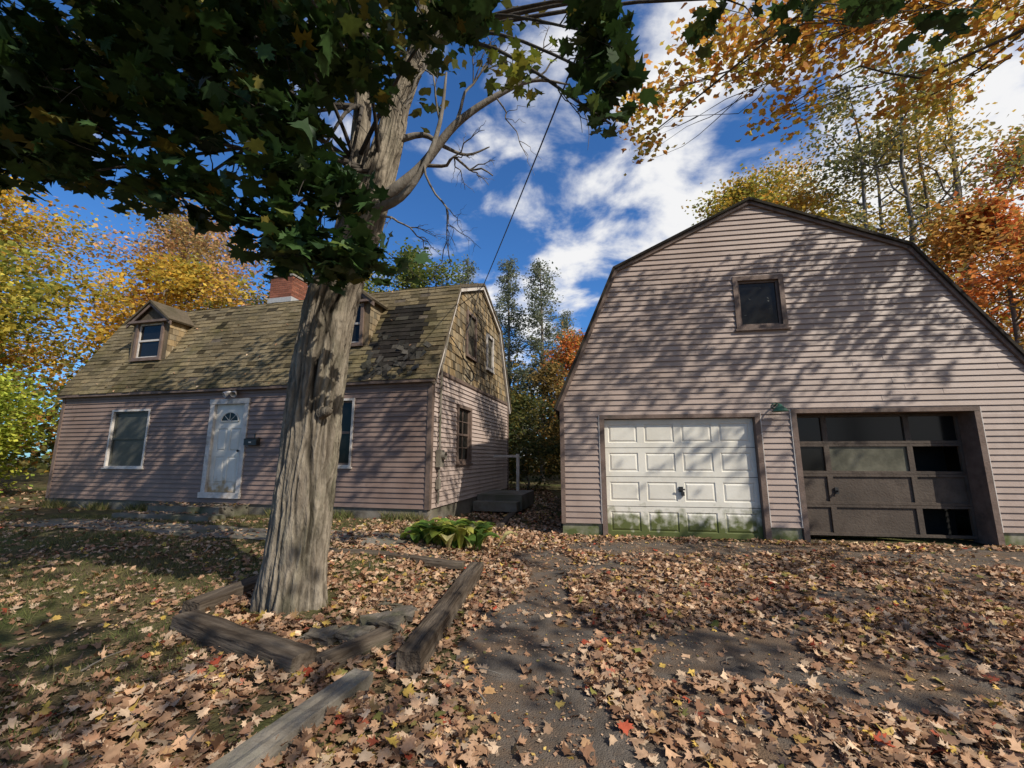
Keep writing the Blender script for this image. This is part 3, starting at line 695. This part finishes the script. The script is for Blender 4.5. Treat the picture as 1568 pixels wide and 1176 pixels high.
tube(BR,[(-1.35,4.2,4.9),(-1.0,4.2,5.0),(-.75,4.2,4.85),(-.5,4.2,4.75),(-.25,4.2,4.85)],[.045,.03,.022,.015,.006],9,4)
tube(BR,[(.62,4.0,5.45),(.75,4.0,5.2),(.82,4.0,4.9),(.80,4.0,4.65)],[.008,.006,.004,.002],5,3)
bare(BR,(-.96,4.1,4.55),(-.2,4.0,4.35),.022,2); bare(BR,(-.61,4.05,5.0),(-.2,4.1,5.9),.02,2); bare(BR,(-.9,3.95,4.45),(-.6,3.9,3.3),.014,2)
bare(BR,(-.18,4.0,5.3),(.45,4.0,6.0),.016,2); bare(BR,(-1.5,4.1,4.0),(-.85,4.0,3.6),.016,2); bare(BR,(-1.2,4.15,5.3),(-.8,4.0,6.2),.02,2); bare(BR,(-.75,3.9,4.9),(-1.0,3.8,5.7),.014,2)
bare(BR,(-.18,4.0,5.3),(.15,3.9,4.5),.010,1); bare(BR,(.23,4,5.5),(.9,3.8,5.9),.012,1)
CL=[(-3.6,2.9,4.6,.55,.5,.5,360),(-3.75,3.0,4.05,.45,.4,.35,240),(-4.1,2.9,3.72,.4,.3,.22,140),(-4.4,3,4.4,.5,.5,.6,240),
(-2.78,2.9,4.8,.5,.5,.35,230),(-2.78,3.0,4.2,.42,.4,.24,130),(-2.62,3.1,3.58,.36,.3,.18,120),(-3.2,3.0,3.68,.3,.3,.17,100),
(-2.0,2.9,4.75,.5,.5,.35,220),(-1.95,3.0,4.15,.45,.4,.28,170),(-1.65,3.05,3.62,.37,.3,.27,160),(-1.95,3.15,3.25,.30,.3,.17,100),(-1.62,3.1,3.05,.24,.3,.17,80),(-1.22,3.1,2.98,.34,.3,.16,130),(-1.3,2.95,3.4,.15,.2,.2,40),
(-1.3,2.9,4.65,.35,.4,.35,150),(-.5,2.85,5.05,.5,.4,.18,100),(.6,2.9,4.85,.26,.3,.3,80),(.76,2.95,4.45,.24,.3,.2,55),(.70,2.95,4.1,.1,.1,.15,14),(1.9,2.85,5.12,.6,.4,.12,60),(2.9,2.8,5.15,.5,.4,.12,40),(3.7,3,5.3,.5,.4,.15,30)]
def clump(rg,C,spread=.10,per=9):
    P=[]
    for (x,y,z,a,b_,c,n) in C:
        k=max(3,n//per); d=rg.normal(0,1,(k,3)); d/=np.linalg.norm(d,axis=1)[:,None]; s=d*(rg.random((k,1))**.45)*np.array([a,b_,c])+np.array([x,y,z])
        i=rg.integers(0,k,n); P.append(s[i]+rg.normal(0,spread,(n,3))*np.array([1,1,.7]))
    return np.concatenate(P)
rg=np.random.default_rng(31)
P=clump(rg,CL); N=len(P)
leafobj('near_foliage',MT,P,rg.uniform(.11,.21,N),palette(rg,N,[(.032,.066,.018),(.045,.090,.022),(.022,.048,.016),(.09,.12,.025),(.22,.17,.03)],[.35,.3,.25,.07,.03]),M_leaf,T_maple,.6,rg,.4,.25)
yg=clump(rg,[(.10,3.0,4.7,.12,.15,.25,34)]); leafobj('yellow_green_foliage',MT,yg,rg.uniform(.09,.14,len(yg)),palette(rg,len(yg),[(.24,.28,.04),(.34,.32,.05),(.12,.16,.03)]),M_leaf,T_maple,.6,rg)
UC=[(-3.2,3,6.3,2.2,2,.9,1200),(-2,4.2,8.2,3,2.8,1.6,1900),(-4.5,4.5,6.8,1.6,1.6,1.2,800),(-1.5,1.5,6.2,1.8,1.6,.7,480),(-5.3,2.2,5.3,1,1.2,.9,420),
    (0,.6,7.0,2.0,1.5,.8,420),(.4,3.4,9.0,2.0,1.5,.8,520),(3.2,3.0,9.1,1.6,1.3,.7,330),(-1.2,-.6,6.7,2.2,1.6,.8,330),(-3.4,.4,6.3,1.8,1.5,.8,380)]  # this row: unseen clumps added to shade near leaves, house and yard
up=clump(rg,UC,.25,14)
leafobj('upper_foliage_and_shade_clumps',MT,up,rg.uniform(.12,.22,len(up)),palette(rg,len(up),[(.04,.075,.02),(.06,.10,.03),(.12,.12,.03),(.22,.18,.04)]),M_leaf,T_simple,.6,rg)
root=[(-1.8,4.4,4.8),(-1.78,4.4,4.3),(-1.8,4.45,5.6),(-1.45,4.2,4.5)]
BD=Buf()
for i,(x,y,z,a,b_,c,n) in enumerate(CL):
    rt=V(root[i%4] if x<0 else (-1.05,4.2,6.3)); q=V((x,y,z))
    mid=rt.lerp(q,.5)+V((0,.1,.35)); 
    tube(BD,[rt,mid,q,q+V((0,-.1,-.1))],[.03,.018,.009,.004],6,4)
    for k in range(max(3,n//22)):
        d=V(tr.normal(0,1,3)); d=V((d.x*a,d.y*b_,d.z*c)); branch(BD,mid.lerp(q,tr.uniform(.5,1)),q+d*.7,.007,.002,.2,3,4)
for q in UC: branch(BD,(-1.8,4.45,5.9) if q[0]<-1 else (-.9,4.25,7.6),V(q[:3]),.055,.015,.15)
BR.obj('bare_branches',M_bark2,MT,True); BD.obj('branches',M_barkd,MT,True)
# ---------------------------------------------------------------- generic trees
def make_tree(pos,H_,R,pal,nleaf,seed,cb=.25,leaf=.18,spread=None,name='maple_tree',stems=1,var=.25,T=T_card,wt=None,limbs=20):
    global tr
    E=empty(name); rg=np.random.default_rng(seed); tr=np.random.default_rng(seed+100)
    b=Buf(); C=[]
    z0=float(h(pos[0],pos[1]))
    for st in range(stems):
        off=V((rg.normal(0,.5*(stems>1)),rg.normal(0,.5*(stems>1)),0)); top=V((pos[0],pos[1],z0+H_*rg.uniform(.88,1)))+off*4+V((rg.normal(0,.3),rg.normal(0,.3),0))
        base=V((pos[0],pos[1],z0-.2))+off
        n=7; tp=[base.lerp(top,i/n)+V((rg.normal(0,.12),rg.normal(0,.12),0))*(i>0) for i in range(n+1)]
        r0=H_*.012/(1 if stems==1 else 1.3); tube(b,tp,[r0*(1-.9*i/n) for i in range(n+1)],8,2)
        for k in range(limbs//stems+3):
            f=cb+(0.97-cb)*((k+rg.random())/(limbs//stems+3)); i=min(int(f*n),n-1); s=tp[i].lerp(tp[i+1],f*n-i)
            az=rg.uniform(0,6.28); prf=math.sin(math.pi*min(1,((f-cb)/(1-cb))*.8+.22))**.7; L=R*prf*rg.uniform(.65,1.1)
            d=V((math.cos(az),math.sin(az),rg.uniform(.25,.9))).normalized(); q=s+d*L
            pts=branch(b,s,q,r0*.4*(1-f*.6),r0*.08,.15,4,5)
            for m in range(5):
                s2=pts[rg.integers(1,5)]; d2=(d+V(rg.normal(0,.7,3))).normalized(); q2=s2+d2*L*rg.uniform(.25,.5)
                tube(b,[s2,s2.lerp(q2,.5)+V(rg.normal(0,.05,3)),q2],[r0*.1,r0*.06,r0*.03],4,1)
                C.append(q2); C.append(s2.lerp(q2,.6))
            C.append(q)
    b.obj('trunk_and_limbs',M_bark2,E,True)
    C=np.array([tuple(c) for c in C]); k=len(C); cl=palette(rg,k,pal,wt,.35); wts=rg.random(k)**1.2+.15; wts/=wts.sum(); i=rg.choice(k,nleaf,p=wts)
    sp=spread or R*.12
    P=C[i]+rg.normal(0,sp,(nleaf,3))*np.array([1,1,.75]); col=cl[i]*rg.uniform(1-var,1+var,(nleaf,1))
    leafobj('foliage',E,P,rg.uniform(leaf*.7,leaf*1.3,nleaf),col,M_far,T,.8,rg)
    return E
gold=[(.66,.42,.06),(.56,.40,.07),(.66,.33,.06),(.36,.34,.06)]
yelg=[(.34,.33,.06),(.50,.42,.07),(.22,.25,.05),(.58,.45,.08)]
green=[(.12,.17,.04),(.08,.13,.03),(.17,.21,.05),(.20,.20,.05)]
orange=[(.70,.28,.06),(.64,.20,.06),(.66,.38,.10),(.55,.15,.05),(.30,.24,.06)]
peach=[(.66,.38,.19),(.58,.40,.15),(.55,.30,.14),(.36,.30,.12)]
olive=[(.20,.20,.08),(.15,.17,.06),(.30,.25,.10),(.38,.28,.08)]
for p,H_,R,pal,n,sd in [((-17.5,13),8.5,3,yelg,9000,1),((-21,15),12.5,4.2,gold,12000,2),((-17,21),14.5,4,peach,11000,3),((-27,19),15,5,gold,12000,4),((-12.5,22),12.8,3.6,green,11000,5),
    ((-21,26),17,5,peach,10000,6),((-5,23),13.2,3.2,green,9000,7),((-8.5,25),12.5,3,yelg,7000,8),((-31,13),13,4.5,yelg,9000,9),((-23,10.5),7,3,yelg,9000,10),((3.8,25),9.0,2.4,orange,6000,11),
    ((-14.5,17),10.0,3.0,gold,9000,31),((-24,17),9,3.5,gold,9000,32),
    ((9.3,22),14.6,2.8,olive,8000,12),((12.5,20),16.5,4.0,gold,18000,13),((17.5,14),11.5,3.0,orange,12000,15),((24,17),18,5,orange,13000,16),((18,27),22,5.5,gold,13000,17),((14.5,24),17,4,yelg,9000,33)]:
    make_tree(p,H_,R,pal,n,sd)
make_tree((16.2,18),20,3.6,olive,10000,14,stems=3,leaf=.17,limbs=30)
make_tree((21,20),21,4,gold,9000,18,stems=3,leaf=.17,limbs=30)
bright=[(.42,.46,.07),(.55,.54,.08),(.26,.34,.05)]
make_tree((-15.0,11.4),3.4,2.2,bright,9000,20,cb=.05,name='bush',leaf=.12)
make_tree((-18,9.6),4.0,2.6,bright,9000,21,cb=.05,name='bush',leaf=.12)
make_tree((.6,18.5),4.6,2.2,[(.05,.07,.025),(.09,.10,.03),(.20,.16,.04)],8000,22,cb=.05,name='bush',leaf=.13)
make_tree((2.6,20),6.5,2.2,[(.06,.08,.03),(.26,.18,.06),(.36,.23,.07)],7000,23,cb=.05,name='bush',leaf=.14)
make_tree((-1.8,21),5.0,2.2,[(.05,.07,.025),(.09,.10,.03)],6000,24,cb=.05,name='bush',leaf=.13)
def conifer(pos,H_,R,seed,col,nd=7):
    E=empty('pine_tree'); rg=np.random.default_rng(seed); b=Buf(); base=V((pos[0],pos[1],0)); tube(b,[base,base+V((.1,0,H_*.5)),base+V((0,0,H_))],[H_*.012,H_*.008,.02],7,3)
    P=[]
    nl=int(H_*2.6)
    for k in range(nl):
        f=.12+.88*k/nl; z=H_*f; Lm=R*(1-f)**.6*rg.uniform(.6,1.15)+.2
        for m in range(4):
            L=Lm*rg.uniform(.6,1.1); az=rg.uniform(0,6.28); d=V((math.cos(az),math.sin(az),rg.uniform(-.1,.6))); s=base+V((0,0,z)); q=s+d*L
            tube(b,[s,s.lerp(q,.5)+V((0,0,-.05*L)),q],[.03,.02,.008],4,1)
            t=rg.uniform(.3,1.05,int(nd*L+5)); 
            for tt in t: P.append(tuple(s+d*L*tt))
    b.obj('trunk_and_limbs',M_bark2,E,True); P=np.array(P); P=np.repeat(P,4,0); P=P+rg.normal(0,.17,P.shape); N=len(P)
    leafobj('needles',E,P,rg.uniform(.09,.19,N),palette(rg,N,col),M_far,T_card,.9,rg)
cc=[(.19,.21,.13),(.25,.26,.17),(.13,.16,.09)]
conifer((-.3,28),15.2,2.8,1,cc,11); conifer((1.9,27),14.6,3.0,2,cc,11); conifer((4.2,31),12.5,2.6,3,cc,9); conifer((-3.1,28),15.2,2.0,4,cc,10)
rg=np.random.default_rng(77); Cs=[]
for k in range(420):
    a=rg.uniform(-1.35,1.35); Rr=rg.uniform(36,52); x=math.sin(a)*Rr*1.3;y=math.cos(a)*Rr*.9+4; top=rg.uniform(5,10)
    for z in np.arange(.8,top,1.5): Cs.append((x+rg.normal(0,.8),y+rg.normal(0,.8),z,rg.integers(0,6)))
Cs=np.array(Cs);n=70000;i=rg.integers(0,len(Cs),n);P=Cs[i,:3]+rg.normal(0,1.0,(n,3)); P[:,2]=np.abs(P[:,2])
pal=np.array([(.26,.24,.06),(.50,.32,.06),(.12,.14,.04),(.50,.25,.06),(.17,.18,.06),(.36,.3,.1)]); col=pal[Cs[i,3].astype(int)]*rg.uniform(.6,1.2,(n,1))
leafobj('distant_trees',None,P,rg.uniform(.35,.65,n),col,M_far,T_card,.9,rg)
def drive_maple(pos,C,pal,size,seed,fork=5.0):
    global tr
    E=empty('maple_tree'); rg=np.random.default_rng(seed); tr=np.random.default_rng(seed); b=Buf()
    top=V((pos[0],pos[1],fork)); tube(b,[(pos[0],pos[1],-.2),(pos[0]+.05,pos[1],fork*.5),top,(pos[0],pos[1],fork+4)],[.26,.2,.16,.05],12,4)
    P=clump(rg,C,.2,10)
    for c in C:
        q=V(c[:3]); rt=top+V((0,0,rg.uniform(-.8,1.8))); branch(b,rt,q,.05,.010,.12,6,6,sag=-.10)
        for k in range(int(c[6]/45)+3):
            d=V(tr.normal(0,.6,3)); branch(b,rt.lerp(q,tr.uniform(.7,1)),q+V((d.x*c[3],d.y*c[4],d.z*c[5])),.010,.002,.2,3,4)
    b.obj('trunk_and_limbs',M_barkd,E,True); N=len(P)
    leafobj('foliage',E,P,rg.uniform(size*.7,size*1.25,N),palette(rg,N,pal),M_far,T_simple,.7,rg)
og=[(.72,.40,.07),(.66,.30,.06),(.74,.52,.10),(.42,.38,.06),(.55,.22,.06)]
drive_maple((12.5,4.5),[(4.7,7.2,9.5,1.4,1,.8,850),(6.8,7,9.9,1.6,1,.9,1100),(3.1,8.2,9.4,.9,.8,.6,350),(2.8,8.2,8.2,.45,.5,.4,90),(9,6.6,9.8,1.5,1.2,1,1100),(5.6,7.6,8.5,.8,.6,.35,170),(8.2,7.4,8.5,1.0,.7,.4,240),
  (10.5,5,8.2,1.6,1.5,1.2,560),(11.5,3.5,9,2.2,2.2,1.6,800),(7.2,3.1,9.0,1.9,1.4,.8,620),(9.3,3.6,8.6,1.8,1.4,.9,600),(5.2,3.9,9.4,1.2,1.1,.6,330)],og,.14,51,fork=9)  # final clumps sit out of view, added to shade the garage front
drive_maple((10.5,-3),[(9.5,-1.5,7,2.2,2,1.1,380),(7.2,-1.8,6.8,1.6,1.6,.8,200),(10.8,.8,7.2,1.6,1.6,1,420),(12,-3,8,2,2,1.5,300),(6.5,.2,7.6,1.1,1.0,.5,90)],og,.16,52)
drive_maple((4,-5.5),[(2.2,-2.6,6.4,1.6,1.4,.8,300),(4.4,-2.6,6.6,1.6,1.4,.7,160),(3.2,-4.5,7.5,2,2,1.2,300),(.4,-2.0,5.9,1.3,1.2,.6,300)],green,.17,53)
def hosta(c,name='hosta_plant'):
    rg=np.random.default_rng(4); b=Buf()
    z0=float(h(c[0],c[1]))
    for k in range(130):
        az=rg.uniform(0,6.28); cx,cy=c[0]+rg.normal(0,.28),c[1]+rg.normal(0,.16); L=rg.uniform(.26,.42); el=rg.uniform(.7,1.5); w=L*rg.uniform(.24,.34)
        col=np.array([(.30,.36,.06),(.48,.46,.10),(.13,.22,.04),(.55,.50,.22)][rg.choice(4,p=[.35,.30,.25,.10])])*rg.uniform(.7,1.2)
        d=V((math.cos(az),math.sin(az),0)); s=V((-d.y,d.x,0)); base=len(b.v); n=7
        st=V((cx,cy,z0))+d*.05
        p=st.copy(); ang=el; step=.24
        pts=[]
        for i in range(n):
            pts.append((p.copy(),ang)); p=p+(d*math.cos(ang)+V((0,0,math.sin(ang))))*(step if i==0 else L/(n-1)); ang-= .32*rg.uniform(.8,1.3)
        for i,(q,an) in enumerate(pts):
            t=i/(n-1); ww=.006 if i==0 else w*math.sin(math.pi*min(1,.12+t*.88))**.8
            up_=V((0,0,1))*math.cos(an)-d*math.sin(an)
            for sg in (-1,-.5,0,.5,1):
                b.v.append(tuple(q+s*ww*sg+up_*ww*.35*abs(sg))); b.c.append(tuple(col*(1.1 if sg else .8)))
        for i in range(n-1):
            for m in range(4): a=base+i*5+m; b.f.append((a,a+1,a+6,a+5))
    b.obj(name,M_far,smooth=True)
hosta((-.98,7.15))
# ---------------------------------------------------------------- wire & pole
b=Buf(); A=HG.p(3.1,.08,6.35); Bp=V((4.2,-9,8.2)); mid=[A.lerp(Bp,t)-V((0,0,1.1*4*t*(1-t)*.35)) for t in np.linspace(0,1,20)]
tube(b,mid,[.012]*20,6,2); b.obj('power_line',M_black)
b=Buf(); tube(b,[(4.2,-9,-.3),(4.2,-9,9)],[.15,.11],12,1); Fr((4.2,-9,0),(1,0,0),(0,1,0)).box(b,-1,1,-.05,.05,8.2,8.32); b.obj('utility_pole',M_bark2)
# ---------------------------------------------------------------- world / sun / camera
el=math.radians(39); az=V((.73,-.68,0)).normalized(); S=V((az.x*math.cos(el),az.y*math.cos(el),math.sin(el)))
sl=bpy.data.lights.new('sun','SUN'); sl.energy=5; sl.angle=math.radians(.53); sl.color=(1,.94,.83)
so=link(bpy.data.objects.new('sun',sl)); so.rotation_euler=S.to_track_quat('Z','Y').to_euler(); so.location=(10,-10,20)
w=bpy.data.worlds.new('World'); scene.world=w; w.use_nodes=True; nt=w.node_tree; N=nt.nodes; L=nt.links; N.clear()
out=N.new('ShaderNodeOutputWorld'); bg=N.new('ShaderNodeBackground'); bg.inputs['Strength'].default_value=.095
sky=N.new('ShaderNodeTexSky'); sky.sky_type='NISHITA'; sky.sun_disc=False; sky.sun_elevation=el; sky.sun_rotation=math.atan2(S.x,S.y); sky.air_density=1; sky.dust_density=.4; sky.ozone_density=2.5
tint=N.new('ShaderNodeMix'); tint.data_type='RGBA'; tint.blend_type='MULTIPLY'; tint.inputs['Factor'].default_value=1; tint.inputs['B'].default_value=(.55,1.08,1.65,1); L.new(sky.outputs[0],tint.inputs['A'])
tc=N.new('ShaderNodeTexCoord'); sp=N.new('ShaderNodeSeparateXYZ'); L.new(tc.outputs['Generated'],sp.inputs[0])
mz=N.new('ShaderNodeMath'); mz.operation='MAXIMUM'; L.new(sp.outputs['Z'],mz.inputs[0]); mz.inputs[1].default_value=0
ad=N.new('ShaderNodeMath'); ad.operation='ADD'; L.new(mz.outputs[0],ad.inputs[0]); ad.inputs[1].default_value=.18
dx=N.new('ShaderNodeMath'); dx.operation='DIVIDE'; L.new(sp.outputs['X'],dx.inputs[0]); L.new(ad.outputs[0],dx.inputs[1])
dy=N.new('ShaderNodeMath'); dy.operation='DIVIDE'; L.new(sp.outputs['Y'],dy.inputs[0]); L.new(ad.outputs[0],dy.inputs[1])
cb=N.new('ShaderNodeCombineXYZ'); L.new(dx.outputs[0],cb.inputs[0]); L.new(dy.outputs[0],cb.inputs[1])
n1=N.new('ShaderNodeTexNoise'); n1.inputs['Scale'].default_value=4.0; n1.inputs['Detail'].default_value=9; n1.inputs['Roughness'].default_value=.55; n1.inputs['Distortion'].default_value=.25; L.new(cb.outputs[0],n1.inputs['Vector'])
n2=N.new('ShaderNodeTexNoise'); n2.inputs['Scale'].default_value=.9; n2.inputs['Detail'].default_value=3; L.new(cb.outputs[0],n2.inputs['Vector'])
bx=N.new('ShaderNodeMath'); bx.operation='MULTIPLY_ADD'; L.new(dx.outputs[0],bx.inputs[0]); bx.inputs[1].default_value=.17; bx.inputs[2].default_value=.02
m1=N.new('ShaderNodeMath'); m1.operation='MULTIPLY_ADD'; L.new(n2.outputs['Fac'],m1.inputs[0]); m1.inputs[1].default_value=.5; L.new(n1.outputs['Fac'],m1.inputs[2])
m2=N.new('ShaderNodeMath'); m2.operation='ADD'; L.new(m1.outputs[0],m2.inputs[0]); L.new(bx.outputs[0],m2.inputs[1])
mr=N.new('ShaderNodeMapRange'); mr.interpolation_type='SMOOTHSTEP'; mr.inputs['From Min'].default_value=.72; mr.inputs['From Max'].default_value=.94; L.new(m2.outputs[0],mr.inputs['Value'])
mx=N.new('ShaderNodeMix'); mx.data_type='RGBA'; L.new(mr.outputs[0],mx.inputs['Factor']); L.new(tint.outputs['Result'],mx.inputs['A']); mx.inputs['B'].default_value=(9.6,9.6,9.7,1)
L.new(mx.outputs['Result'],bg.inputs['Color']); L.new(bg.outputs[0],out.inputs['Surface'])
cam=bpy.data.cameras.new('camera'); co=link(bpy.data.objects.new('camera',cam)); co.location=(0,0,1.45); co.rotation_euler=(math.radians(99.8),0,0)
cam.sensor_width=36; cam.lens=36*650/1568; cam.clip_start=.05; cam.clip_end=2000; scene.camera=co
scene.view_settings.view_transform='Standard'; scene.view_settings.look='None'; scene.view_settings.exposure=0
